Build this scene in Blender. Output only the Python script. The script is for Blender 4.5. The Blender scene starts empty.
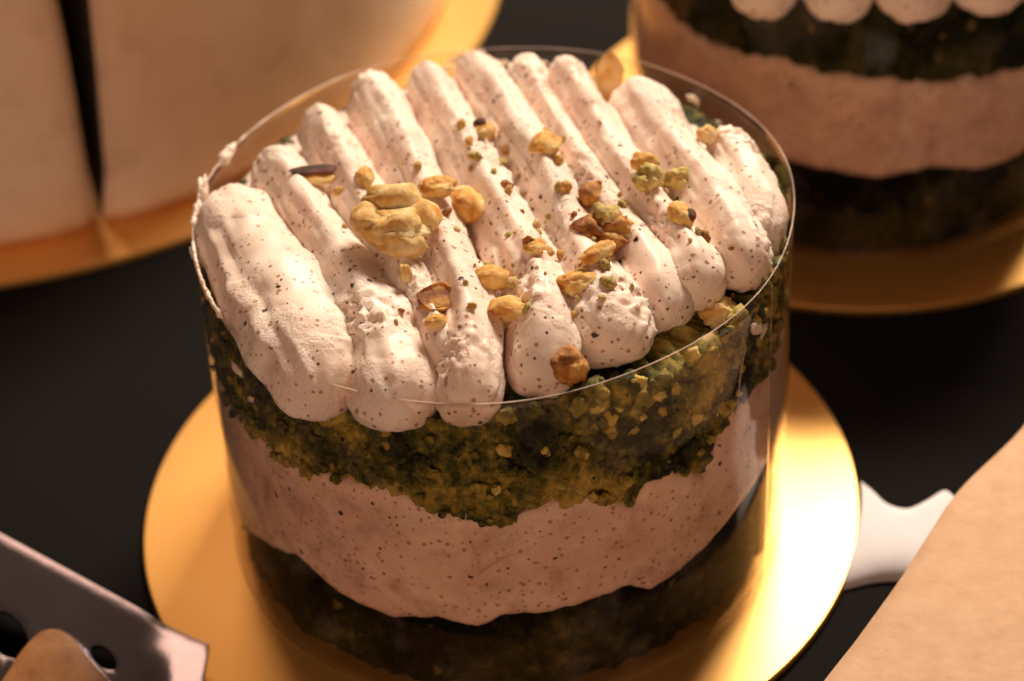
import bpy, bmesh, math, random
import numpy as np
from mathutils import Vector, Matrix, noise
from mathutils.bvhtree import BVHTree

# ------------------------------------------------------------ scene, camera, light
scene = bpy.context.scene
col = scene.collection
scene.unit_settings.scale_length = 0.01          # one unit = one centimetre
PI = math.pi
R = math.radians

cam_d = bpy.data.cameras.new('camera')
cam = bpy.data.objects.new('camera', cam_d)
col.objects.link(cam)
cam_d.sensor_width = 36.0
cam_d.lens = 36.0 * 2000 / 1024
cam_d.clip_start = 0.5
cam_d.clip_end = 600
fw = Vector((0.00464269, 0.77377206, -0.63344711))
rt = Vector((0.99631064, -0.05786334, -0.06337937))
up = Vector((0.08569455, 0.63081585, 0.77118598))
cam.matrix_world = Matrix(((rt.x, up.x, -fw.x, 0.0), (rt.y, up.y, -fw.y, -27.139),
                           (rt.z, up.z, -fw.z, 25.979), (0, 0, 0, 1)))
cam_d.dof.use_dof = True
cam_d.dof.focus_distance = 30.6
cam_d.dof.aperture_fstop = 0.125
scene.camera = cam

scene.view_settings.view_transform = 'Standard'
scene.view_settings.look = 'None'
scene.view_settings.exposure = 0.0
scene.view_settings.gamma = 1.0

w = bpy.data.worlds.new('World')
scene.world = w
w.use_nodes = True
bg = w.node_tree.nodes['Background']
bg.inputs[0].default_value = (1.0, 0.66, 0.42, 1)
bg.inputs[1].default_value = 0.07


def area(name, loc, target, sx, sy, power, color):
    l = bpy.data.lights.new(name, 'AREA')
    l.shape = 'RECTANGLE'
    l.size, l.size_y = sx, sy
    l.energy = power
    l.color = color
    o = bpy.data.objects.new(name, l)
    col.objects.link(o)
    o.location = loc
    d = Vector(target) - Vector(loc)
    o.rotation_euler = d.to_track_quat('-Z', 'Y').to_euler()
    return o


# the counter's strip light, behind and to the right, and two added warm fills
area('key_light', (25, 48, 55), (2, 0, 4), 24, 14, 96000, (1.0, 0.83, 0.65))
area('warm_back_fill', (-13, 49, 41), (0, 0, 3), 22, 26, 5400, (1.0, 0.66, 0.44))  # added to give the gold boards something warm to reflect
area('front_fill', (-15, -92, 36), (0, 5, 3), 110, 50, 40000, (1.0, 0.61, 0.40))  # added fill for the sides that face the camera


# ------------------------------------------------------------ material helpers
class MT:
    def __init__(self, name):
        self.m = bpy.data.materials.new(name)
        self.m.use_nodes = True
        self.t = self.m.node_tree
        self.b = self.t.nodes['Principled BSDF']
        self.out = self.t.nodes['Material Output']
        self.tc = self.t.nodes.new('ShaderNodeTexCoord')

    def n(self, typ, **kw):
        x = self.t.nodes.new(typ)
        for k, v in kw.items():
            setattr(x, k, v)
        return x

    def l(self, a, b):
        self.t.links.new(a, b)

    def set(self, **kw):
        for k, v in kw.items():
            s = self.b.inputs[k.replace('_', ' ')]
            if isinstance(v, tuple) and len(v) == 3 and s.type == 'RGBA':
                v = (*v, 1)
            s.default_value = v

    def noise(self, scale, detail=4, rough=.55, coord=None):
        x = self.n('ShaderNodeTexNoise')
        x.inputs['Scale'].default_value = scale
        x.inputs['Detail'].default_value = detail
        x.inputs['Roughness'].default_value = rough
        self.l(coord or self.tc.outputs['Object'], x.inputs['Vector'])
        return x.outputs['Fac']

    def vor(self, scale, feature='F1'):
        x = self.n('ShaderNodeTexVoronoi')
        x.feature = feature
        x.inputs['Scale'].default_value = scale
        self.l(self.tc.outputs['Object'], x.inputs['Vector'])
        return x

    def ramp(self, fac, stops):
        r = self.n('ShaderNodeValToRGB')
        el = r.color_ramp.elements
        el[0].position, el[0].color = stops[0][0], (*stops[0][1], 1)
        el[1].position, el[1].color = stops[-1][0], (*stops[-1][1], 1)
        for p, c in stops[1:-1]:
            e = el.new(p)
            e.color = (*c, 1)
        self.l(fac, r.inputs[0])
        return r.outputs[0]

    def rng(self, fac, a, b, c=0., d=1.):
        r = self.n('ShaderNodeMapRange')
        self.l(fac, r.inputs[0])
        for i, v in enumerate((a, b, c, d)):
            r.inputs[i + 1].default_value = v
        return r.outputs[0]

    def math(self, op, a, b=None):
        x = self.n('ShaderNodeMath', operation=op)
        for i, v in enumerate((a, b)):
            if v is None:
                continue
            if isinstance(v, (int, float)):
                x.inputs[i].default_value = v
            else:
                self.l(v, x.inputs[i])
        return x.outputs[0]

    def mix(self, fac, a, b):
        x = self.n('ShaderNodeMix', data_type='RGBA')
        for s, v in ((x.inputs[0], fac), (x.inputs[6], a), (x.inputs[7], b)):
            if isinstance(v, (int, float)):
                s.default_value = v
            elif isinstance(v, tuple):
                s.default_value = (*v, 1)
            else:
                self.l(v, s)
        return x.outputs[2]

    def bump(self, h, strength, dist):
        b = self.n('ShaderNodeBump')
        b.inputs['Strength'].default_value = strength
        b.inputs['Distance'].default_value = dist
        self.l(h, b.inputs['Height'])
        self.l(b.outputs[0], self.b.inputs['Normal'])


def specks(mt, base, scale, rmax, thr, colr):
    """scattered round specks: cells whose random value passes thr get a dot"""
    v = mt.vor(scale)
    sep = mt.n('ShaderNodeSeparateColor')
    mt.l(v.outputs['Color'], sep.inputs[0])
    rad = mt.rng(sep.outputs[0], thr, 1.0, 0.0, rmax)
    nz = mt.noise(scale * 4, 2)
    dist = mt.math('ADD', v.outputs['Distance'], mt.rng(nz, 0, 1, -.2, .2))
    diff = mt.math('SUBTRACT', rad, dist)
    fac = mt.rng(diff, -0.03, 0.05)
    has = mt.math('GREATER_THAN', sep.outputs[0], thr)
    return mt.mix(mt.math('MULTIPLY', fac, has), base, colr)


def cream_mat(name, c1, c2, grain=1.0, sss=.25, smear=0.):
    mt = MT(name)
    c = mt.mix(mt.rng(mt.noise(.9, 3), .3, .7), c1, c2)
    if smear:
        c = mt.mix(mt.math('MULTIPLY', mt.rng(mt.noise(1.6, 6, .7), .48, .68), smear), c, (.46, .27, .19))
        c = mt.mix(mt.math('MULTIPLY', mt.rng(mt.noise(.7, 5, .65), .5, .66), smear), c, (.98, .80, .70))
    c = specks(mt, c, 4.6, .21, .45, (.46, .24, .17))
    c = specks(mt, c, 8.0, .34, .35, (.50, .27, .18))
    c = specks(mt, c, 3.6, .19, .50, (.05, .025, .022))
    c = specks(mt, c, 9.0, .28, .82, (.12, .06, .05))
    mt.l(c, mt.b.inputs['Base Color'])
    mt.set(Roughness=.42, Subsurface_Weight=sss, Subsurface_Scale=.25, Subsurface_Radius=(1, .5, .3))
    mt.b.inputs['Specular IOR Level'].default_value = .35
    patch = mt.rng(mt.noise(.8, 2), .48, .62)
    fine = mt.math('MULTIPLY', mt.noise(10, 5, .7), mt.math('ADD', mt.math('MULTIPLY', patch, 1.5), .10))
    pit = mt.rng(mt.vor(7.0).outputs['Distance'], .0, .22)
    fine = mt.math('ADD', fine, mt.math('MULTIPLY', pit, mt.math('ADD', mt.math('MULTIPLY', patch, .25), .05)))
    mt.bump(fine, .5 * grain, .10)
    return mt.m


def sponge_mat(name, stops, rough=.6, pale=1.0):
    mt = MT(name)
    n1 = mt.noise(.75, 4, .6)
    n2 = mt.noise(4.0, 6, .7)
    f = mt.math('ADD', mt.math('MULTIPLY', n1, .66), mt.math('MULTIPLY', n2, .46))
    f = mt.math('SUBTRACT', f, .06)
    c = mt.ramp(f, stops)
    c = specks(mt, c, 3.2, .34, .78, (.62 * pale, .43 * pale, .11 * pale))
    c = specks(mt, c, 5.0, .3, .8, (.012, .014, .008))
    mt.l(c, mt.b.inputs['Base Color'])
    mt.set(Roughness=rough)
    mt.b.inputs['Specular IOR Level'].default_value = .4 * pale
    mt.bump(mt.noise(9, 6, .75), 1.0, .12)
    return mt.m


M = {}
M['cream'] = cream_mat('piped_cream', (.95, .81, .71), (.88, .67, .56))
M['mousse'] = cream_mat('speckled_mousse', (.76, .50, .41), (.92, .67, .56), .9, .15, .6)
M['sponge'] = sponge_mat('pistachio_sponge', [(.39, (.012, .017, .007)), (.455, (.075, .085, .02)), (.52, (.25, .23, .045)),
                                              (.58, (.58, .44, .08)), (.66, (.90, .70, .2))])
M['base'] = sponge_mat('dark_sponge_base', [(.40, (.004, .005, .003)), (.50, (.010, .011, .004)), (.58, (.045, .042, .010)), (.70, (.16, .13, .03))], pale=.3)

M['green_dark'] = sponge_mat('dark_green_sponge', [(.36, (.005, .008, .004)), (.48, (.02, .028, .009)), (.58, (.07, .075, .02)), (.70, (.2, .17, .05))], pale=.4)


def nut_mat(name, a, b, c):
    mt = MT(name)
    cc = mt.ramp(mt.noise(2.6, 4, .6), [(.38, a), (.5, b), (.60, c)])
    mt.l(cc, mt.b.inputs['Base Color'])
    mt.set(Roughness=.58, Subsurface_Weight=.2, Subsurface_Scale=.15, Subsurface_Radius=(1, .5, .2))
    mt.bump(mt.noise(9, 6, .75), .8, .07)
    return mt.m


M['pale'] = nut_mat('pale_nut', (.74, .40, .10), (.86, .58, .22), (.92, .72, .38))
M['gold_nut'] = nut_mat('golden_nut', (.66, .28, .04), (.86, .49, .12), (.92, .68, .28))
M['roast'] = nut_mat('roasted_nut', (.22, .07, .015), (.48, .19, .03), (.72, .38, .09))
M['green_nut'] = nut_mat('greenish_nut', (.36, .27, .06), (.62, .47, .13), (.80, .64, .26))
M['crumb_gold'] = nut_mat('golden_crumb', (.50, .34, .06), (.72, .54, .12), (.86, .68, .24))
M['crumb_olive'] = nut_mat('olive_crumb', (.16, .15, .03), (.34, .29, .05), (.58, .45, .09))
M['skin'] = nut_mat('dark_nut_skin', (.03, .008, .004), (.10, .02, .01), (.20, .05, .02))

mt = MT('gold_card')
c = mt.mix(mt.rng(mt.noise(.5, 2), .3, .7), (.88, .49, .13), (.84, .45, .11))
mt.l(c, mt.b.inputs['Base Color'])
mt.set(Metallic=.8, Roughness=.40)
mt.b.inputs['Coat Weight'].default_value = .6
mt.b.inputs['Coat Roughness'].default_value = .42
n = mt.n('ShaderNodeTexNoise')
mp = mt.n('ShaderNodeMapping')
mp.inputs['Scale'].default_value = (1.5, 40, 1)
mt.l(mt.tc.outputs['Object'], mp.inputs[0])
mt.l(mp.outputs[0], n.inputs['Vector'])
n.inputs['Scale'].default_value = 1
mt.bump(n.outputs['Fac'], .05, .03)
M['gold'] = mt.m

mt = MT('black_counter')
mt.set(Base_Color=(.015, .0135, .013), Roughness=.75)
mt.b.inputs['Specular IOR Level'].default_value = .0
mt.bump(mt.noise(3, 3), .08, .05)
M['table'] = mt.m


def film_mat(name, tint, fog, fog_hi):
    """thin clear plastic: transparent with a fresnel gloss and faint greasy smears"""
    mt = MT(name)
    t = mt.t
    t.nodes.remove(mt.b)
    tr = mt.n('ShaderNodeBsdfTransparent')
    tr.inputs[0].default_value = (*tint, 1)
    gl = mt.n('ShaderNodeBsdfGlossy')
    gl.inputs['Roughness'].default_value = .06
    gl.inputs['Color'].default_value = (1, 1, 1, 1)
    df = mt.n('ShaderNodeBsdfDiffuse')
    df.inputs[0].default_value = (.85, .66, .58, 1)
    lw = mt.n('ShaderNodeLayerWeight')
    lw.inputs['Blend'].default_value = .5
    m1 = mt.n('ShaderNodeMixShader')
    mt.l(mt.math('ADD', mt.math('MULTIPLY', mt.math('POWER', lw.outputs['Facing'], 5.0), .6), .009), m1.inputs[0])
    mt.l(tr.outputs[0], m1.inputs[1])
    mt.l(gl.outputs[0], m1.inputs[2])
    m2 = mt.n('ShaderNodeMixShader')
    f = mt.rng(mt.noise(1.1, 5, .6), .50, .74, fog, fog_hi)
    mt.l(f, m2.inputs[0])
    mt.l(m1.outputs[0], m2.inputs[1])
    mt.l(df.outputs[0], m2.inputs[2])
    mt.l(m2.outputs[0], mt.out.inputs[0])
    return mt.m


M['film'] = film_mat('clear_plastic_film', (.97, .94, .91), .0, .035)
M['film_edge'] = film_mat('plastic_film_edge', (.8, .72, .66), .40, .75)


def plain(name, c1, c2, rough, scale=1.0, metal=0., bump=.1, bs=8, spec=.5):
    mt = MT(name)
    mt.l(mt.mix(mt.rng(mt.noise(scale, 4), .3, .7), c1, c2), mt.b.inputs['Base Color'])
    mt.set(Roughness=rough, Metallic=metal)
    mt.b.inputs['Specular IOR Level'].default_value = spec
    mt.bump(mt.noise(bs, 4), bump, .05)
    return mt.m


def mottled(name, c1, c2, rough, scale, bump, bs):
    mt = MT(name)
    c = mt.mix(mt.rng(mt.noise(scale, 3), .3, .7), c1, c2)
    c = mt.mix(mt.math('MULTIPLY', mt.rng(mt.noise(.9, 4, .6), .52, .72), .4), c, (.55, .30, .18))
    c = mt.mix(mt.math('MULTIPLY', mt.rng(mt.noise(.55, 5, .7), .56, .66), .5), c, (.98, .80, .66))
    mt.l(c, mt.b.inputs['Base Color'])
    mt.set(Roughness=rough)
    mt.bump(mt.noise(bs, 4), bump, .15)
    return mt.m


M['slice'] = mottled('tan_cake_side', (.84, .58, .40), (.94, .73, .57), .5, .28, bump=.15, bs=2)
M['slice_in'] = plain('dark_cut_face', (.05, .03, .02), (.02, .012, .01), .9, 1, bump=.5)  # near-black colour on the cut faces
M['kraft'] = plain('kraft_paper', (.62, .38, .23), (.70, .45, .29), .75, 2.5, bump=.25, bs=6, spec=.2)
M['highlight'] = plain('highlight_white', (.84, .79, .82), (.78, .74, .78), .8, 2, bump=.2, bs=3)  # for the sheet that stands in for a light reflection
M['steel'] = plain('brushed_steel', (.46, .40, .47), (.36, .31, .36), .2, .7, 1.0, .08, 5)
M['handle'] = plain('brown_wood', (.30, .12, .04), (.52, .25, .10), .5, 1.6, bump=.2)


# ------------------------------------------------------------ object helpers
def link(name, verts, faces, mats, parent=None, smooth=True, fmat=None):
    me = bpy.data.meshes.new(name)
    me.from_pydata([tuple(v) for v in verts], [], faces)
    for m in (mats if isinstance(mats, (list, tuple)) else [mats]):
        me.materials.append(m)
    if fmat:
        for p, i in zip(me.polygons, fmat):
            p.material_index = i
    me.update()
    bm = bmesh.new()
    bm.from_mesh(me)
    bmesh.ops.recalc_face_normals(bm, faces=bm.faces)
    bm.to_mesh(me)
    bm.free()
    if smooth:
        me.polygons.foreach_set('use_smooth', [True] * len(me.polygons))
    o = bpy.data.objects.new(name, me)
    col.objects.link(o)
    if parent:
        o.parent = parent
    return o


def tag(o, label, cat, group=None, kind=None):
    if label:
        o['label'] = label
    if cat:
        o['category'] = cat
    if group:
        o['group'] = group
    if kind:
        o['kind'] = kind
    return o


def thing(name, label, cat, loc, group=None):
    o = bpy.data.objects.new(name, None)
    col.objects.link(o)
    o.location = loc
    o.empty_display_size = .5
    return tag(o, label, cat, group)


def interp_ring(data, default, jitter, seed):
    """boundary height as a function of angle, from (degrees, z) samples; noise elsewhere"""
    xs = sorted(data)
    def f(th):
        d = math.degrees(th)
        while d > 180:
            d -= 360
        while d < -180:
            d += 360
        if d <= xs[0][0] or d >= xs[-1][0]:
            e = min(abs(d - xs[0][0]), abs(d - xs[-1][0])) / 25
            s = xs[0][1] if abs(d - xs[0][0]) < abs(d - xs[-1][0]) else xs[-1][1]
            k = max(0, 1 - e)
            z = s * k + default * (1 - k) + .2 * (1 - k) * noise.noise((math.cos(th) * 3, math.sin(th) * 3, seed))
        else:
            z = np.interp(d, [a for a, _ in xs], [b for _, b in xs])
        p = (math.cos(th) * 5, math.sin(th) * 5, seed)
        return z + jitter * noise.fractal((p[0] * 2.2, p[1] * 2.2, seed), .8, 2.2, 4)
    return f


def layer(name, flo, fhi, rad, mat, parent, nt=560, nz=70, amp=.1, freq=2.2, edge=.12, seed=0., top_amp=.12):
    """a closed round layer with a rough outside, between two wavy heights"""
    V, F = [], []
    cols = []
    for i in range(nt):
        th = 2 * PI * i / nt
        lo, hi = flo(th), fhi(th)
        cs, sn = math.cos(th), math.sin(th)
        for j in range(nz + 1):
            s = j / nz
            z = lo + (hi - lo) * s
            dz = min(z - lo, hi - z)
            rr = rad - edge * math.exp(-dz / .09)
            if amp:
                q = Vector((cs * rad * freq, sn * rad * freq, z * freq + seed))
                n1 = noise.fractal(q, .7, 2.1, 5)
                cell = noise.voronoi(q * 1.3)[0][0]
                rr -= amp * max(0, .55 - .9 * n1) + amp * .8 * max(0, cell - .35)
            V.append((cs * rr, sn * rr, z))
    n1 = nz + 1
    for i in range(nt):
        k = (i + 1) % nt
        for j in range(nz):
            F.append((i * n1 + j, k * n1 + j, k * n1 + j + 1, i * n1 + j + 1))
    # top and bottom, with a rough top
    for (row, ff) in ((nz, 1), (0, 0)):
        prev = [i * n1 + row for i in range(nt)]
        for kk, fr in enumerate((.95, .88, .78, .6, .3)):
            cur = []
            for i in range(nt):
                v = V[prev[i]] if kk == 0 else None
                th = 2 * PI * i / nt
                z0 = (fhi if ff else flo)(th)
                x, y = math.cos(th) * rad * fr, math.sin(th) * rad * fr
                z = z0 + (top_amp * noise.fractal((x * 2.5, y * 2.5, seed + 3), .8, 2, 3) if ff else 0)
                cur.append(len(V))
                V.append((x, y, z))
            for i in range(nt):
                k = (i + 1) % nt
                F.append((prev[i], prev[k], cur[k], cur[i]))
            prev = cur
        c = len(V)
        V.append((0, 0, sum(V[i][2] for i in prev) / nt))
        for i in range(nt):
            F.append((prev[i], prev[(i + 1) % nt], c))
    return link(name, V, F, mat, parent)


def spline(pts, n):
    """Catmull-Rom through the points, n samples evenly by parameter"""
    P = [Vector(p) for p in pts]
    P = [P[0] * 2 - P[1]] + P + [P[-1] * 2 - P[-2]]
    out = []
    m = len(P) - 3
    for i in range(n):
        t = i / (n - 1) * m
        k = min(int(t), m - 1)
        u = t - k
        a, b, c, d = P[k:k + 4]
        out.append(.5 * ((2 * b) + (c - a) * u + (2 * a - 5 * b + 4 * c - d) * u * u + (3 * b - a - 3 * c + d) * u ** 3))
    return out


_pp = spline([(-1.0, -.35, 0), (-.84, .22, 0), (-.46, .70, 0), (-.12, 1.03, 0), (.10, 1.0, 0), (.46, .42, 0), (.80, .02, 0), (1.0, -.35, 0), (.95, -.8, 0),
               (.5, -1, 0), (-.5, -1, 0), (-.95, -.8, 0), (-1.0, -.35, 0)], 65)[:-1]
_st = 24


def _prof():
    # sample the folded profile so that it starts at angle 0 (right hand side) like the round one
    out = []
    for j in range(64):
        a = 2 * PI * j / 64
        d = Vector((math.cos(a), math.sin(a), 0))
        best = max(_pp, key=lambda p: p.normalized().dot(d))
        out.append((best.x, best.y))
    sm_ = []
    for j in range(64):
        sm_.append((sum(out[(j + q) % 64][0] for q in (-1, 0, 1)) / 3, sum(out[(j + q) % 64][1] for q in (-1, 0, 1)) / 3))
    return sm_


PROF = _prof()


def ridge(name, pts, hw, hh, mat, parent, n=150, m=64, seed=0., tilt=0., lump=.07, power=.86, rug=.03, skew=0.):
    """piped cream: swept superellipse; pts (x, y, ztop), hw/hh lists along it"""
    C = spline(pts, n)
    L = [0]
    for i in range(1, n):
        L.append(L[-1] + (C[i] - C[i - 1]).length)
    tot = L[-1]
    V, F = [], []
    for i in range(n):
        s = L[i] / tot
        w_ = float(np.interp(s, np.linspace(0, 1, len(hw)), hw))
        h_ = float(np.interp(s, np.linspace(0, 1, len(hh)), hh))
        e0 = min(1, L[i] / (w_ * .95))
        e1 = min(1, (tot - L[i]) / (w_ * 1.05))
        k = (max(0, 1 - (1 - e0) ** 2.3)) ** .5 * (max(0, 1 - (1 - e1) ** 2.1)) ** .5
        k = max(k, .02)
        d = (C[min(i + 1, n - 1)] - C[max(i - 1, 0)])
        d.z *= .3
        d.normalize()
        side = d.cross(Vector((0, 0, 1))).normalized()
        upv = Vector((0, 0, 1))
        kz = .35 + .65 * k if k > .1 else k ** .6
        kz = k ** .7
        cen = C[i] - upv * h_
        wob = 1 + .16 * noise.noise((s * 5, seed, 0)) 
        crest = max(0, min(1, (1.12 - s) * 3.2)) * min(1, .35 + s * 4) * tilt
        for j in range(m):
            a = 2 * PI * j / m
            ca, sa = math.cos(a), math.sin(a)
            rx = math.copysign(abs(ca) ** power, ca)
            rz = math.copysign(abs(sa) ** power, sa)
            cx_, cz_ = PROF[int(j * 64 / m)]
            x = w_ * wob * k * (rx * (1 - crest) + cx_ * crest)
            z = h_ * kz * (rz * (1 - crest) + cz_ * crest)
            p = cen + side * x + upv * z
            nv = (side * ca + upv * sa)
            q = Vector((p.x, p.y, p.z + seed * 3.1))
            dsp = lump * noise.noise(q * 1.1) + lump * .35 * noise.noise(q * 2.9)
            # crumbly patches where the cream tore
            pt = noise.noise(Vector((p.x * .8 + seed, p.y * .8, 3.3)))
            rr = rug * (.15 + 7.0 * max(0, pt - .17))
            cr = noise.voronoi(q * 2.6)[0][0]
            dsp -= .05 * max(0, .22 - cr) / .22 * (1 if noise.noise(q * .9) > .05 else .2)
            dsp += rr * noise.fractal(q * 7, .6, 2.1, 3)
            # faint piping grooves along the stroke
            dsp += .050 * noise.noise((L[i] * .5, a * 2.6, seed)) + .026 * noise.noise((L[i] * 1.3, a * 7, seed + 5))
            V.append(p + nv * dsp * min(1, k * 2))
    for i in range(n - 1):
        for j in range(m):
            k2 = (j + 1) % m
            F.append((i * m + j, i * m + k2, (i + 1) * m + k2, (i + 1) * m + j))
    F.append(tuple(range(m - 1, -1, -1)))
    F.append(tuple((n - 1) * m + j for j in range(m)))
    return link(name, V, F, mat, parent)


def disc_board(name, rad, label, loc, group):
    prof = [(0, 0.0), (rad - .03, 0.0), (rad, .03), (rad, .13), (rad - .03, .16), (rad * .5, .16), (0, .16)]
    V, F = [], []
    n = 256
    for r_, z in prof:
        if r_ == 0:
            V.append((0, 0, z))
        else:
            for i in range(n):
                a = 2 * PI * i / n
                V.append((r_ * math.cos(a), r_ * math.sin(a), z))
    def ring(k):
        return [1 + (k - 1) * n + i for i in range(n)]
    r1 = ring(1)
    for i in range(n):
        F.append((0, r1[i], r1[(i + 1) % n]))
    for k in range(1, 5):
        a, b = ring(k), ring(k + 1)
        for i in range(n):
            j = (i + 1) % n
            F.append((a[i], a[j], b[j], b[i]))
    b = ring(5)
    for i in range(n):
        F.append((b[i], b[(i + 1) % n], len(V) - 1))
    o = link(name, V, F, M['gold'], None, smooth=False)
    o.location = loc
    return tag(o, label, 'cake board', group)


def collar(loc, rad, z0, z1, label, group, smear_from=None, flare=0.0):
    """thin plastic band, real thickness, with a brighter cut edge"""
    V, F, FM = [], [], []
    n = 360
    rows = 24
    t = .025
    def rr(th, z):
        return rad + .035 * math.sin(3 * th + 1) * (z / z1) + .02 * math.sin(7 * th) + flare * (z / z1)
    for i in range(n):
        th = 2 * PI * i / n
        prof = [(rr(th, z0 + (z1 - z0) * k / rows), z0 + (z1 - z0) * k / rows) for k in range(rows + 1)]
        for r_, z in prof:
            V.append((r_ * math.cos(th), r_ * math.sin(th), z))
        for r_, z in reversed(prof):
            V.append(((r_ - t) * math.cos(th), (r_ - t) * math.sin(th), z))
    P = 2 * (rows + 1)
    for i in range(n):
        k = (i + 1) % n
        for j in range(P):
            l = (j + 1) % P
            F.append((i * P + j, k * P + j, k * P + l, i * P + l))
            FM.append(1 if j in (rows, P - 1) else 0)
    o = link('plastic_collar', V, F, [M['film'], M['film_edge']], None, fmat=FM)
    o.location = loc
    tag(o, label, 'cake collar', group)
    return o, rr


# ------------------------------------------------------------ setting
V = [(x, y, 0) for y in (-150, 150) for x in (-150, 150)]
t = link('counter_top', V, [(0, 1, 3, 2)], M['table'], None, smooth=False)
t.location.z = -.004
tag(t, None, None, kind='structure')

# ------------------------------------------------------------ the front cake
GB = 'gold cake boards'
disc_board('cake_board', 6.64, 'round gold card board under the sharp speckled-cream cake in front', (-.31, -.02, 0), GB)
BT = .16
cake = thing('layer_cake', 'small round layer cake in front with piped speckled cream, nuts and green sponge', 'cake', (0, 0, BT),
             'round layer cakes with green sponge')

MID = [(-155, 4.25), (-148.3, 4.29), (-135.6, 4.31), (-123.3, 4.46), (-113.0, 4.56), (-105.8, 4.25), (-98.7, 4.09), (-89.8, 4.06),
       (-82.5, 4.33), (-75.1, 4.22), (-67.4, 3.84), (-63.1, 4.13), (-58.7, 4.13), (-51.4, 3.77), (-47.2, 4.02), (-42.7, 4.5), (-33.4, 4.52),
       (-21.2, 4.32)]
LOW = [(-170, 1.5), (-160.4, 1.46), (-137.3, 2.33), (-127.4, 2.01), (-114.4, 1.84), (-106.2, 2.05), (-97.9, 1.86), (-93.0, 2.16),
       (-83.7, 2.1), (-76.0, 2.18), (-67.9, 2.21), (-63.6, 1.89), (-56.6, 1.98), (-50.0, 2.16), (-40.6, 2.34), (-32.4, 2.44)]
mid = interp_ring([(a, z - BT) for a, z in MID], 4.2, .10, 1.0)
low = interp_ring([(a, z - BT) for a, z in LOW], 2.0, .05, 5.0)
top = lambda th: 6.08 + .12 * noise.noise((math.cos(th) * 4, math.sin(th) * 4, 9))
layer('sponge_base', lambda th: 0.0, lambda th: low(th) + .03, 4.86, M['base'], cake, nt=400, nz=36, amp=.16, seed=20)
layer('mousse_band', lambda th: low(th) - .08, lambda th: mid(th) + .10, 4.92, M['mousse'], cake, nt=400, nz=40, amp=.012, freq=1.2, seed=40)
layer('green_sponge', lambda th: mid(th), top, 4.93, M['sponge'], cake, nt=800, nz=80, amp=.14, freq=3.2, edge=.05, seed=0, top_amp=.25)

CR = {
    'A': ([(-4.40, .80), (-3.98, -.8), (-3.35, -2.3), (-2.9, -3.6), (-2.70, -4.40)], [.52, .72, .84, .80, .62], 7.20, [0, .1, .1, 0, -.30]),
    'B': ([(-3.75, 1.75), (-3.1, .1), (-2.45, -1.7), (-1.85, -3.4), (-1.60, -4.85)], [.44, .50, .56, .72, .66], 7.3, [-.05, .05, .05, 0, -.40]),
    'C': ([(-2.95, 2.85), (-2.42, .85), (-1.9, -1.0), (-1.28, -2.65), (-.84, -4.1)], [.46, .50, .50, .46, .40], 7.4, [-.05, .05, 0, -.1, -.3]),
    'D': ([(-2.05, 3.7), (-1.48, 1.46), (-1.0, -.6), (-.60, -2.62), (-.52, -3.8), (-.62, -4.95)], [.48, .52, .50, .48, .54, .52], 7.45, [-.05, .05, 0, 0, -.1, -.4]),
    'E': ([(-1.05, 3.9), (-.42, 1.5), (.13, -.7), (.57, -2.5), (.62, -3.6), (.42, -4.55)], [.42, .46, .48, .52, .60, .56], 7.4, [-.05, 0, 0, 0, -.05, -.3]),
    'F': ([(-.12, 4.1), (.40, 2.1), (.93, .15), (1.28, -1.59), (1.50, -3.04), (1.66, -4.15)], [.46, .50, .48, .46, .62, .70], 7.45, [-.1, 0, 0, -.1, -.05, -.25]),
    'G': ([(.74, 3.9), (1.15, 2.0), (1.67, .04), (2.18, -1.85), (2.55, -3.35)], [.40, .40, .42, .56, .72], 7.3, [0, 0, 0, 0, -.15]),
    'H': ([(1.45, 3.6), (1.90, 1.5), (2.47, -.64), (2.95, -2.08), (3.08, -3.0)], [.44, .46, .46, .50, .60], 7.4, [0, 0, 0, -.05, -.2]),
    'I': ([(2.60, 2.75), (3.04, 1.05), (3.50, -.66), (3.80, -1.9), (3.92, -2.5)], [.56, .62, .54, .52, .54], 7.4, [0, 0, 0, -.05, -.25]),
    'J': ([(3.98, 1.2), (4.22, -.2), (4.22, -1.65)], [.38, .52, .50], 7.2, [0, 0, -.1]),
}
bvhs = []
for q, (k, (pts, hw, zt, dz)) in enumerate(CR.items()):
    P = [(x, y, zt - BT + d) for (x, y), d in zip(pts, dz)]
    hw = [h_ * 1.10 for h_ in hw]
    o = ridge('cream_ridge', P, hw, [.52] * len(hw), M['cream'], cake, seed=q * 2.7 + 1, lump=.08, tilt=.5 if k in 'AJ' else .85)
    bvhs.append(BVHTree.FromPolygons([v.co for v in o.data.vertices], [p.vertices[:] for p in o.data.polygons]))
# cream spread under the ridges
V, F = [], []
n, m = 120, 30
for j in range(m + 1):
    for i in range(n):
        a = 2 * PI * i / n
        wide = max(0, min(1, .5 + .95 * math.cos(a - R(112))))
        r_ = (4.05 + .83 * wide) * j / m
        x, y = r_ * math.cos(a), r_ * math.sin(a)
        z = 6.05 + .45 * (1 - (j / m) ** 4) + .08 * noise.noise((x * 1.5, y * 1.5, 2)) - (.25 if j == m else 0)
        V.append((x, y, z))
for j in range(m):
    for i in range(n):
        k = (i + 1) % n
        F.append((j * n + i, j * n + k, (j + 1) * n + k, (j + 1) * n + i))
o = link('cream_base', V, F, M['cream'], cake)
bvhs.append(BVHTree.FromPolygons([v.co for v in o.data.vertices], [p.vertices[:] for p in o.data.polygons]))

# collar of the front cake
H = 6.72
colr, rr = collar((0, 0, BT), 5.0, 0.0, H - BT, 'clear plastic collar wrapped round the nut-topped cake in front', 'clear plastic cake collars')

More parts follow.
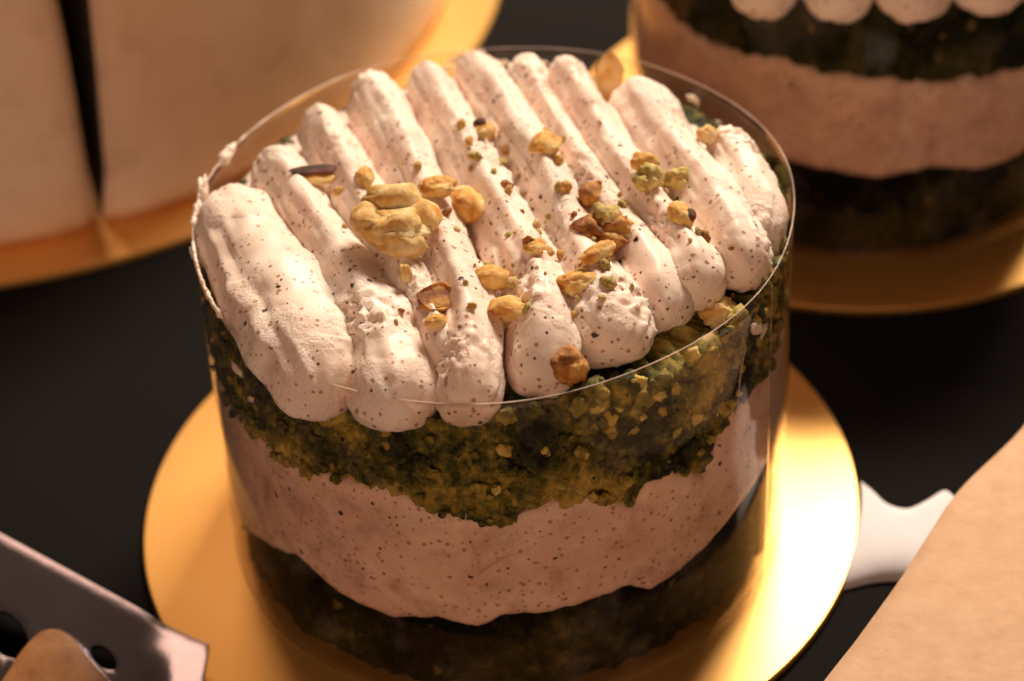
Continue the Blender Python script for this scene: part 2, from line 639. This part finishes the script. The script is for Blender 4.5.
# cream smeared in a ragged line along the collar's left rim
rng = random.Random(5)
V, F = [], []
n = 420
for i in range(n):
    th = R(-150 - 98 * i / (n - 1))
    r0 = rr(th, H - BT)
    e = min(1, i / 8, (n - 1 - i) / 40)
    lump = max(0, noise.noise((i * .09, 0, 0)) + .25) + .8 * max(0, noise.noise((i * .31, 4, 0)))
    fall = 1.0 if i < 150 else max(.25, 1 - (i - 150) / 260)
    a = (.012 + .05 * max(0, noise.noise((i * .07, 1, 0))) * fall + (.028 if i < 110 else 0)) * e + .002
    c = Vector(((r0 - .01) * math.cos(th), (r0 - .01) * math.sin(th), H - BT + .01 - .25 * a + .05 * noise.noise((i * .2, 9, 0)) * fall))
    rad = Vector((math.cos(th), math.sin(th), 0))
    for j in range(10):
        b = 2 * PI * j / 10
        rr_ = a * (1 + .25 * noise.noise((i * .2, j * .9, 2)))
        V.append(c + rad * rr_ * .75 * math.cos(b) + Vector((0, 0, rr_ * 1.15 * math.sin(b))))
for i in range(n - 1):
    for j in range(10):
        k = (j + 1) % 10
        F.append((i * 10 + j, i * 10 + k, (i + 1) * 10 + k, (i + 1) * 10 + j))
link('cream_smear', V, F, M['cream'], colr)


# overlap seam of the collar on the right, with its two cut edges
V, F, FM = [], [], []
A0, A1, NA, NZ = R(-33), R(-8), 40, 20
for i in range(NA + 1):
    th = A0 + (A1 - A0) * i / NA
    for j in range(NZ + 1):
        z = .02 + (H - BT - .06) * j / NZ
        r0 = rr(th, z) + .03 + (.05 * (1 - i / 3) if i < 3 else 0)
        V.append((r0 * math.cos(th), r0 * math.sin(th), z))
for i in range(NA):
    for j in range(NZ):
        a = i * (NZ + 1) + j
        F.append((a, a + 1, a + NZ + 2, a + NZ + 1))
        FM.append(1 if i == 0 else 0)
link('collar_overlap', V, F, [M['film'], M['film_edge']], colr, fmat=FM)
# scuffs in the plastic
for pts in ([(-98.3, 4.55), (-98.6, 4.1), (-97.6, 3.6), (-96.9, 3.2)], [(-97.4, 3.1), (-94.5, 3.35), (-91, 3.6)], [(-41, 5.9), (-42.5, 5.4), (-43, 4.9)]):
    V, F = [], []
    C_ = spline([(a, z, 0) for a, z in pts], 24)
    for i, c in enumerate(C_):
        th, z = R(c.x), c.y - BT
        r0 = rr(th, z) + .006
        wd = .022 * math.sin(PI * (i + .5) / 24) ** .6
        tn = Vector((-math.sin(th), math.cos(th), 0))
        up_ = (C_[min(i + 1, 23)] - C_[max(i - 1, 0)])
        pr = Vector((-up_.y, up_.x * .087, 0)).normalized()
        b0 = Vector((r0 * math.cos(th), r0 * math.sin(th), z))
        V += [b0 + (tn * pr.x + Vector((0, 0, pr.y))) * wd, b0 + Vector((math.cos(th), math.sin(th), 0)) * .008, b0 - (tn * pr.x + Vector((0, 0, pr.y))) * wd]
    for i in range(23):
        for j in (0, 1):
            F.append((i * 3 + j, i * 3 + j + 1, i * 3 + j + 4, i * 3 + j + 3))
    link('scuff_mark', V, F, M['film_edge'], colr)


def blob(rnd, size, sq, amp, sub=4, dent=None, cleft=0., seed=None):
    """a lumpy closed piece; dent = (direction, depth) pushes one side in"""
    bm = bmesh.new()
    bmesh.ops.create_icosphere(bm, subdivisions=sub, radius=1)
    sd = rnd.random() * 50 if seed is None else seed
    for v in bm.verts:
        p = v.co.copy()
        p /= (abs(p.x) ** 2.25 + abs(p.y) ** 2.25 + abs(p.z) ** 2.25) ** (1 / 2.25)
        d = 1 + amp * noise.fractal(p * 1.3 + Vector((sd, sd, 0)), .9, 2.1, 3) + amp * .5 * noise.noise(p * 3.2 + Vector((sd, 0, 0))) + amp * .3 * noise.noise(p * 8 + Vector((0, sd, 0)))
        # broken flat facets
        for fi in range(6):
            fd = Vector((math.sin(sd * 3 + fi * 2.1), math.cos(sd * 5 + fi * 1.3), math.sin(sd + fi * 4.7))).normalized()
            hgt = p.dot(fd) * d
            if hgt > .92:
                p -= fd * (hgt - .92) * .6 / d
        q = p * d
        if dent:
            dd = Vector(dent[0]).normalized()
            c = p.normalized().dot(dd)
            if c > .35:
                q -= dd * dent[1] * ((c - .35) / .65) ** .7
        if cleft:
            q *= 1 - cleft * math.exp(-(p.x + .2 * math.sin(p.y * 3)) ** 2 / .02)
        v.co = Vector((q.x * sq[0], q.y * sq[1], q.z * sq[2])) * size
    return bm


FAC = [(1, .2, .3), (-.6, .8, .1), (.1, -.9, .5)]


def put(name, bm, mats, parent=None):
    me = bpy.data.meshes.new(name)
    bm.to_mesh(me)
    bm.free()
    me.materials.append(mats)
    me.polygons.foreach_set('use_smooth', [True] * len(me.polygons))
    o = bpy.data.objects.new(name, me)
    col.objects.link(o)
    if parent:
        o.parent = parent
    return o


def surf(x, y):
    z = -99
    for b in bvhs:
        h = b.ray_cast(Vector((x, y, 12)), Vector((0, 0, -1)))
        if h[0] is not None and h[0].z > z:
            z = h[0].z
    return (z if z > 0 else 6.2) + BT


rnd = random.Random(11)
for (a, dz, sx) in [(92, -.16, .22), (85, -.30, .10), (81, -.24, .08), (76, -.30, .07), (97, -.34, .09), (40, -.35, .12), (33, -.6, .1), (-33, -1.0, .10), (-36, -.75, .16), (212, -.9, .14), (216, -1.3, .09)]:
    c = put('cream_spot', blob(rnd, sx, (1.3, .3, .6), .5, sub=3), M['cream'], colr)
    c.location = ((rr(R(a), 6) - .05) * math.cos(R(a)), (rr(R(a), 6) - .05) * math.sin(R(a)), H - BT + dz)
    c.rotation_euler = (0, rnd.uniform(-.6, .6), R(a) + PI / 2)
for k in range(12):
    a = R(rnd.gauss(172, 7) if k < 12 else rnd.uniform(125, 205))
    sx = rnd.choice((.05, .07, .09, .12)) * rnd.uniform(.8, 1.2)
    c = put('cream_spot', blob(rnd, sx, (1.5, .6, .8), .5, sub=4), M['cream'], colr)
    q_ = rr(a, 6) - rnd.uniform(-.02, .04)
    c.location = (q_ * math.cos(a), q_ * math.sin(a), H - BT + rnd.uniform(-.12, .03))
    c.rotation_euler = (rnd.random() * .5, rnd.random() * .5, a + PI / 2)
GN = 'nut pieces scattered on the cream'


def nut(x, y, size, sq, mat, label, amp=.25, dent=None, cleft=0., rot=(0, 0, 0), lift=.32, dz=0., name='nut_piece', lobes=()):
    s0 = surf(x, y)
    o = put(name, blob(rnd, size, sq, amp, dent=dent, cleft=cleft), M[mat])
    o.location = (x, y, s0 + size * sq[2] * lift + dz)
    o.rotation_euler = rot
    tag(o, label, 'nut', GN)
    for (dx, dy, dz_, s2, sq2, m2, nm) in lobes:
        c = put(nm, blob(rnd, s2, sq2, amp, sub=3), M[m2], o)
        c.location = (dx, dy, dz_)
    return o


nut(-1.50, -1.72, .50, (1.1, .74, .62), 'pale', 'largest nut piece, a rough pale yellow cluster of rounded lobes on the left ridges', .34, lift=.6,
    rot=(.1, .1, -.15), lobes=[(-.12, .50, .10, .42, (1.15, .72, .7), 'pale', 'nut_half'), (-.46, .12, .04, .33, (.9, 1.0, .8), 'pale', 'nut_lobe'),
                              (.38, .30, .0, .30, (.9, 1, .8), 'gold_nut', 'nut_lobe'), (.10, -.26, -.05, .30, (1.2, .8, .8), 'pale', 'nut_lobe')])
nut(-.38, -.55, .33, (.9, 1.15, .75), 'gold_nut', 'rounded orange nut half right of the ridge groove, second largest of a touching pair', .16, rot=(0, .3, .4),
    dz=.08)
nut(-.83, -.62, .27, (1.1, .8, .7), 'gold_nut', 'small golden nut piece touching the left side of a rounder orange nut half', .25, dent=((0, 0, 1), .35), dz=.08)
nut(-.10, -2.60, .27, (1.1, .72, .7), 'gold_nut', 'smooth golden oval nut piece in the middle of the cream, above the curled one', .16)
nut(.10, -3.42, .36, (.95, .85, .85), 'gold_nut', 'curled golden nut piece with a dark hollow facing the front', .18, dent=((-.35, -.8, -.25), .9), dz=.05)
nut(-.95, -3.05, .29, (1.0, .9, .7), 'roast', 'roasted ring-shaped nut piece with an open hollow near the front left', .15, dent=((.2, -.4, 1), .85), dz=.05)
nut(.98, .52, .27, (1.0, 1.0, .6), 'gold_nut', 'translucent orange nut piece on the middle ridge toward the back', .25)
nut(1.64, -.62, .21, (1, 1, .9), 'roast', 'small round roasted nut bead above the crumbly brown piece', .12)
nut(1.72, -1.75, .40, (1.05, .95, .85), 'roast', 'crumbly brown nut cluster right of centre', .5, dz=.05,
    lobes=[(.34, -.1, -.02, .17, (1, .8, .8), 'pale', 'nut_crumb'), (.08, .12, .22, .22, (1, 1, .8), 'green_nut', 'nut_crumb')])
nut(1.58, -2.62, .25, (1.3, .55, .5), 'gold_nut', 'long thin golden nut sliver below the crumbly brown cluster', .2, rot=(0, 0, .6), dz=.1)
nut(1.22, -3.02, .27, (1.15, .8, .6), 'gold_nut', 'flat orange nut piece at the root of the round front cream tip', .3)
nut(2.56, -.72, .26, (.9, 1, .9), 'green_nut', 'greenish nut piece with a knobbly top right of centre', .4,
    lobes=[(-.02, .30, .1, .20, (1.1, .8, .8), 'gold_nut', 'nut_crumb')])
nut(3.08, -.35, .23, (1.1, .9, .8), 'green_nut', 'greenish nut crumb behind the dark-tipped piece on the right', .45)
nut(2.96, -1.68, .25, (.75, 1.1, .7), 'gold_nut', 'golden nut piece with a dark red tip on the right ridges', .15, rot=(0, 0, .3),
    lobes=[(.10, -.14, .07, .12, (.8, 1.1, .7), 'skin', 'nut_skin')])
nut(.95, -4.4, .33, (.8, .9, .9), 'roast', 'dark roasted nut piece wedged low between two front cream tips', .3, lift=-.2)
nut(1.28, -4.5, .15, (1.1, .9, .6), 'pale', 'small pale yellow nut chip on the round front cream tip', .15)
nut(3.42, -2.95, .24, (1.2, .9, .8), 'pale', 'pale crumbly nut piece by the right rim of the collar', .5, lift=-.1)
nut(-.02, 1.45, .20, (1, 1, .9), 'gold_nut', 'orange nut piece with a dark red cap near the back', .3,
    lobes=[(-.05, .02, .16, .12, (1, .8, .8), 'skin', 'nut_skin')])
f = nut(-2.86, .42, .31, (1.15, .5, .25), 'gold_nut', 'orange nut flake under a dark brown skin on the left ridges', .2, rot=(.2, .1, .1), dz=.1,
        lobes=[(-.03, .10, .09, .33, (1.2, .35, .12), 'skin', 'nut_skin')])
nut(-2.02, .0, .20, (.8, 1.1, .7), 'gold_nut', 'orange nut bit in the groove left of the largest nut', .2)
nut(3.72, .85, .18, (1, 1, .9), 'pale', 'pale round nut crumb at the back right edge of the cream', .3, dz=.1)
nut(-1.40, -2.55, .18, (.5, .5, 1.2), 'pale', 'thin pointed yellow nut chip just below the largest nut', .2)
nut(-.98, -3.60, .16, (1, .8, .6), 'gold_nut', 'small golden nut chip in the groove below the ring-shaped piece', .2)
nut(.62, -2.25, .17, (1.1, .9, .5), 'gold_nut', 'small amber nut chip right of the smooth oval piece', .25)
# the almond sliver standing at the back against the collar
o = put('almond_flake', blob(rnd, .46, (.55, .16, 1.25), .2), M['pale'])
o.location = (2.28, 3.35, 6.75)
o.rotation_euler = (-.25, .1, -.5)
tag(o, 'pointed orange-yellow almond flake standing at the back against the collar', 'nut', GN)

# tiny crumbs: all alike
MARKS = [(-1.5, -1.4, 'around the largest yellow nut piece'), (-.6, -.6, 'around the touching pair of orange nuts'),
         (.0, -3.0, 'around the curled hollow nut'), (1.6, -2.2, 'around the crumbly brown cluster'), (2.8, -.8, 'around the greenish nut pieces'),
         (1.0, .4, 'behind the crumbly brown cluster'), (-.2, 1.6, 'toward the back of the front cake'), (1.4, -4.3, 'on the round front tip'),
         (-1.0, -3.4, 'around the ring-shaped nut'), (3.3, -2.6, 'beside the right rim of the front cake'), (-2.9, -.5, 'on the leftmost ridges')]
CN = {}
protos = []
for k in range(6):
    me = bpy.data.meshes.new('nut_crumb')
    bm = blob(rnd, 1, (1, .8, .6), .45, sub=2)
    bm.to_mesh(me)
    bm.free()
    me.materials.append(M[['pale', 'gold_nut', 'roast', 'gold_nut', 'pale', 'green_nut'][k]])
    me.polygons.foreach_set('use_smooth', [True] * len(me.polygons))
    CN[me.name] = ['pale', 'gold_nut', 'roast', 'gold_nut', 'pale', 'green_nut'][k]
    protos.append(me)
cent = [(-1.5, -1.2), (-.6, -.6), (.2, -2.9), (1.4, -2.6), (2.7, -1.0), (1.0, .3), (-.2, 1.2), (1.5, -4.0), (.6, -1.2), (-.9, -3.2), (3.0, -2.2)]
for k in range(120):
    cx, cy = rnd.choice(cent)
    x, y = cx + rnd.gauss(0, .55), cy + rnd.gauss(0, .75)
    if math.hypot(x, y) > 4.6:
        continue
    z = surf(x, y)
    s = rnd.choice((.025, .03, .04, .05, .06, .08, .11, .13)) * rnd.uniform(.8, 1.2)
    o = bpy.data.objects.new('nut_crumb', rnd.choice(protos))
    col.objects.link(o)
    o.location = (x, y, z + s * .3)
    o.scale = (s, s, s)
    o.rotation_euler = (rnd.random() * 6, rnd.random() * 6, rnd.random() * 6)
    where = min(MARKS, key=lambda m_: math.hypot(m_[0] - x, m_[1] - y))[2]
    kind_ = {'pale': 'pale yellow', 'gold_nut': 'golden', 'roast': 'brown', 'green_nut': 'greenish'}[CN[o.data.name]]
    size_ = 'tiny' if s < .045 else 'small' if s < .085 else 'larger'
    tag(o, '%s %s nut crumb on the cream %s' % (size_, kind_, where), 'nut crumb', 'tiny nut crumbs on the cream ' + where)

# loose crumb texture pressed against the collar: part of the sponge layer's surface
bmc = bmesh.new()
me_c = bpy.data.meshes.new('crumb_surface')
for k in range(420):
    a = rnd.uniform(-200, 20) if k % 3 else rnd.gauss(-55, 22)
    th = R(a)
    z0, z1 = mid(th) + .1, 6.25
    u = rnd.random() ** (.75 if a > -95 else 1.1)
    z = z0 + (z1 - z0) * u
    sz = rnd.choice((.05, .06, .07, .08, .10, .13)) * rnd.uniform(.8, 1.3)
    if a > -98 and u > .6:
        sz *= 1.35 if k % 4 else 1.8
    b = blob(rnd, sz, (1.1, .7, .9), .5, sub=3)
    rad = 4.955 - sz * .72
    mt4 = Matrix.Translation((rad * math.cos(th), rad * math.sin(th), z)) @ Matrix.Rotation(th + PI / 2, 4, 'Z') @ Matrix.Rotation(rnd.random() * 6, 4, 'Y')
    b.transform(mt4)
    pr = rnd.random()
    lit = .03 + .36 * max(0, min(1, (a + 115) / 70)) * u  # light on the upper right put into the crumbs: more pale ones there
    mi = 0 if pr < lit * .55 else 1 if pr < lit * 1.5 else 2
    for fc in b.faces:
        fc.material_index = mi
        fc.smooth = True
    tmp = bpy.data.meshes.new('tmp')
    b.to_mesh(tmp)
    b.free()
    bmc.from_mesh(tmp)
    bpy.data.meshes.remove(tmp)
bmc.to_mesh(me_c)
bmc.free()
for mn in ('crumb_gold', 'crumb_olive', 'sponge'):
    me_c.materials.append(M[mn])
o = bpy.data.objects.new('sponge_crumb', me_c)
col.objects.link(o)
o.parent = cake
o['kind'] = 'stuff'

# the real cake stands a little wider and further left at its foot than at its rim
for o in list(cake.children) + [colr] + list(colr.children):
    if o.location.length > .01 and o is not colr:
        k = max(0, 1 - o.location.z / 6.56)
        o.location.x = o.location.x * (1 + .025 * k) - .16 * k
        o.location.y *= 1 + .025 * k
        continue
    for v in o.data.vertices:
        k = max(0, 1 - v.co.z / 6.56)
        v.co.x = v.co.x * (1 + .025 * k) - .16 * k
        v.co.y *= 1 + .025 * k

# ------------------------------------------------------------ the cake behind, right
disc_board('cake_board', 6.64, 'round gold card board under the blurred layer cake at the back right', (8.4, 11.0, 0), GB)
ck = thing('layer_cake', 'blurred round layer cake with green sponge at the back right', 'cake', (8.4, 11.0, BT), 'round layer cakes with green sponge')
mid2 = interp_ring([(-156, 4.6), (-141, 4.4), (-124, 4.54), (-107.7, 4.34), (-92, 4.2), (-80, 4.0), (-67, 3.9), (-58, 3.8)], 4.3, .08, 11.)
low2 = interp_ring([(-163, 2.3), (-124, 2.3), (-107, 2.2), (-95, 2.05), (-83, 2.2), (-70, 1.85), (-58, 1.8)], 2.1, .08, 15.)
layer('sponge_base', lambda th: 0.0, lambda th: low2(th) + .03, 4.86, M['base'], ck, nt=240, nz=20, amp=.14, seed=60)
layer('mousse_band', lambda th: low2(th) - .08, lambda th: mid2(th) + .10, 4.92, M['mousse'], ck, nt=240, nz=24, amp=.012, freq=1.2, seed=80)
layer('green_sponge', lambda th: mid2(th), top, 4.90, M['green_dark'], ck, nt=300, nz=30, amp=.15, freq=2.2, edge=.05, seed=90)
for q, (x, y, w_) in enumerate([(-3.9, -2.9, .62), (-2.75, -4.75, .70), (-1.45, -5.2, .72), (.0, -5.45, .78), (1.45, -5.35, .74), (2.8, -4.6, .7), (3.9, -3.2, .6)]):
    yb = math.sqrt(max(.5, 16 - x * x)) * .9
    P = [(x * .92 - .3, yb, 7.1), (x * .94 - .1, yb * .3, 7.15), (x, y * .5, 7.1), (x, y * .85, 6.95), (x, y, 6.72)]
    ridge('cream_ridge', P, [.6, .62, .62, w_, w_], [.55] * 5, M['cream'], ck, n=70, m=32, seed=q * 3.3 + 40)
collar((8.4, 11.0, BT), 5.0, 0.0, H - BT, 'clear plastic collar wrapped round the blurred cake at the back right', 'clear plastic cake collars')

# ------------------------------------------------------------ the large cut cake behind, left
disc_board('cake_board', 13.12, 'wide round gold board under the large tan cut cake at the back left', (-12.22, 20.9, 0), GB)


def sector(label, a0, a1, hgt, rad, flatten=.0):
    """a wedge of tall cake; a0/a1 are functions of height giving the cut's angle"""
    V, F, FM = [], [], []
    nz, na = 14, 60
    rows = [0, .25] + [hgt * k / nz for k in range(1, nz)] + [hgt - .15, hgt]
    for zi, z in enumerate(rows):
        rs = rad - (.12 if zi == 0 else 0) - (.25 if zi == len(rows) - 1 else .05 if zi == len(rows) - 2 else 0)
        s0, s1 = R(a0(z)), R(a1(z))
        for i in range(na + 1):
            u = i / na
            a = s0 + (s1 - s0) * u
            e = min(u, 1 - u) * abs(s1 - s0) * rad
            r_ = rs - .22 * math.exp(-e / .18) + .05 * noise.noise((a * 9, z * .6, 1))
            V.append((r_ * math.cos(a), r_ * math.sin(a), z))
        V.append((.6 * math.cos((s0 + s1) / 2), .6 * math.sin((s0 + s1) / 2), z))
    W = na + 2
    for k in range(len(rows) - 1):
        for i in range(W):
            j = (i + 1) % W
            F.append((k * W + i, k * W + j, (k + 1) * W + j, (k + 1) * W + i))
            FM.append(1 if i >= na else 0)
    F.append(tuple(range(W)))
    FM.append(0)
    F.append(tuple((len(rows) - 1) * W + i for i in range(W)))
    FM.append(0)
    o = link('cake_portion', V, F, [M['slice'], M['slice_in']], None, smooth=True, fmat=FM)
    o.location = (-12.22, 20.9, BT)
    tag(o, label, 'cake', 'tall tan cake portions at the back left')
    return o


cutR = lambda z: np.interp(z, [-.2, .1, 1.26, 2.78, 4.25, 5.64, 9], [-72.7, -72.4, -70.9, -70.0, -69.2, -68.4, -66.5])
cutL = lambda z: np.interp(z, [-.2, 1.38, 2.93, 4.41, 5.84, 9], [-73.1, -72.8, -72.3, -71.9, -71.7, -71.2])
sector('tall tan cake portion right of the dark gap, back left', cutR, lambda z: 70, 8.6, 11.8)
sector('tall tan cake portion left of the dark gap, at the picture edge', lambda z: -180, cutL, 8.6, 11.8)

# ------------------------------------------------------------ kraft paper sheet, napkin, cake server
edge = [(9.75, 0.2), (9.15, -1.23), (7.53, -2.88), (6.81, -3.82), (6.1, -4.82), (5.23, -5.92), (4.32, -7.05), (3.2, -8.7)]
E = spline([(x, y, 0) for x, y in edge], 60)
V, F = [], []
m = 24
for p in E:
    for j in range(m + 1):
        u = j / m
        d = 8.5 * u
        q = p + Vector((.8, -.6, 0)) * d
        z = 2.0 * (1 - u ** 2.2) + .03 + .05 * noise.noise((q.x * .5, q.y * .5, 0))
        V.append((q.x, q.y, z))
for i in range(59):
    for j in range(m):
        a = i * (m + 1) + j
        F.append((a, a + 1, a + m + 2, a + m + 1))
o = link('paper_sheet', V, F, M['kraft'], None)
sm = o.modifiers.new('thickness', 'SOLIDIFY')
sm.thickness = .03
tag(o, 'plain tan kraft paper sheet curling up in the bottom right corner', 'paper')

# napkin: added sheet for a light reflection; wavy far edge, near side rolls down
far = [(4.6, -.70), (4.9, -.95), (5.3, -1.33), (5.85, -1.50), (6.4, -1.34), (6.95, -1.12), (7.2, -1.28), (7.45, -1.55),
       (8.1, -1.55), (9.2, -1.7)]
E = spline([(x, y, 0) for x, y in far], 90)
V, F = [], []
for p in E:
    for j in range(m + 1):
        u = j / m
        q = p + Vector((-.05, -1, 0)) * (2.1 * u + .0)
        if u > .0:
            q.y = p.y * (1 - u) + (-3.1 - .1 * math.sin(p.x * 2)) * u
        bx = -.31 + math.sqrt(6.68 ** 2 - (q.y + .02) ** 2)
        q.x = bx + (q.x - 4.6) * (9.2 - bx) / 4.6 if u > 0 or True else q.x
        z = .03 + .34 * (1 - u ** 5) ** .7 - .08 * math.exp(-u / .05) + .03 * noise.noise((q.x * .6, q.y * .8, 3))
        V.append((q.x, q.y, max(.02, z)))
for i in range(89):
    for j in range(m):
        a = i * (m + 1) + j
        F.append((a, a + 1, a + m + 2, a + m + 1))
o = link('highlight_sheet', V, F, M['highlight'], None)
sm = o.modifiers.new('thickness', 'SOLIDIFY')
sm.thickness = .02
tag(o, 'small white napkin built as a wavy-edged sheet between gold board and tan paper', 'highlight')

# cake server: steel blade with two oval holes and a brown handle
sv = thing('cake_server', 'steel cake server with two oval holes and brown handle, bottom left', 'cake server', (-7.0, -4.2, 0))
o0 = Vector((-5.44, -3.70, 0))
ax = (Vector((-9.39, -.84, 0)) - o0).normalized()
ay = Vector((-.05, -1, 0))
det = ax.x * ay.y - ax.y * ay.x
holes = []
for hx, hy, rx, ry in ((-8.98, -3.1, .50, .42), (-7.25, -3.75, .30, .20)):
    d = Vector((hx, hy, 0)) - o0
    holes.append(((d.x * ay.y - d.y * ay.x) / det, (ax.x * d.y - ax.y * d.x) / det, rx, ry))
bm = bmesh.new()
L_, W_ = 9.0, 4.2
outer = [(0, 0), (L_, 0), (L_, W_), (0, W_)]
step = .12


def szf(u, v):
    k = max(0, u + 6.7)
    b = min(1, k / .7)
    b = b * b * (3 - 2 * b)
    return (1.05 + .14 * (v + .84)) * (1 - b) + (.68 - .06 * (v + 3.7)) * b


nx, ny = int(L_ / step), int(W_ / step)
grid = {}


def sv_pt(u, v):
    return o0 + ax * u + ay * v


from mathutils.geometry import delaunay_2d_cdt
pts2, edges2 = [], []


def add_loop(loop):
    s = len(pts2)
    for p in loop:
        pts2.append(Vector(p))
    for i in range(len(loop)):
        edges2.append((s + i, s + (i + 1) % len(loop)))


ol = []
for i in range(60):
    ol.append((L_ * i / 60, 0))
for i in range(16):
    ol.append((L_, W_ * i / 16))
for i in range(60):
    ol.append((L_ * (1 - i / 60), W_))
for i in range(16):
    ol.append((0, W_ * (1 - i / 16)))
add_loop(ol)
for hx, hy, rx, ry in holes:
    add_loop([(hx + rx * math.cos(2 * PI * i / 40), hy + ry * math.sin(2 * PI * i / 40)) for i in range(40)])
for i in range(1, 60):
    for j in range(1, 16):
        u, v = L_ * i / 60, W_ * j / 16
        if all(((u - a) / (c + .06)) ** 2 + ((v - b) / (d + .06)) ** 2 > 1 for a, b, c, d in holes):
            pts2.append(Vector((u, v)))
res = delaunay_2d_cdt(pts2, edges2, [], 0, 1e-5)
V = []
for p in res[0]:
    q = sv_pt(p.x, p.y)
    V.append((q.x + 7.0, q.y + 4.2, szf(q.x, q.y)))
F = []
for t3 in res[2]:
    cx = sum(res[0][i].x for i in t3) / 3
    cy = sum(res[0][i].y for i in t3) / 3
    if all(((cx - a) / c) ** 2 + ((cy - b) / d) ** 2 > .98 for a, b, c, d in holes):
        F.append(tuple(t3))
bl = link('blade', V, F, M['steel'], sv)
sm = bl.modifiers.new('thickness', 'SOLIDIFY')
sm.thickness = .10
bv = bl.modifiers.new('bevel', 'BEVEL')
bv.width = .03
bv.segments = 2
bv.limit_method = 'ANGLE'
bv.angle_limit = R(50)
# handle: half-round brown grip lying on the blade, with a bright steel edge
hp = [(-6.75, -4.95), (-7.05, -4.65), (-7.42, -4.19), (-7.75, -3.72), (-8.05, -3.52), (-8.34, -3.57), (-8.63, -3.94), (-8.83, -4.36), (-9.1, -4.9), (-9.4, -5.6), (-7.4, -5.7)]
for nm, grow, z0, z1, mat in (('handle', 0, .84, 1.15, 'handle'), ('handle_edge', .10, .82, 1.0, 'steel')):
    ctr = Vector((-8.0, -4.8, 0))
    lo = spline([(x, y, 0) for x, y in hp + hp[:1]], 80)[:-1]
    V, F = [], []
    prof = [(1.0, z0), (1.0, z1 - .08), (.97, z1 - .02), (.9, z1), (.5, z1 + .04)]
    for k, z in prof:
        for p in lo:
            d = p - ctr
            q = ctr + d * k + d.normalized() * grow
            V.append((q.x + 7.0, q.y + 4.45, z - .22 + .14 * (q.y + 4.0)))
    nn = len(lo)
    for k in range(len(prof) - 1):
        for i in range(nn):
            j = (i + 1) % nn
            F.append((k * nn + i, k * nn + j, (k + 1) * nn + j, (k + 1) * nn + i))
    F.append(tuple((len(prof) - 1) * nn + i for i in range(nn)))
    F.append(tuple(range(nn)))
    link(nm, V, F, M[mat], sv)
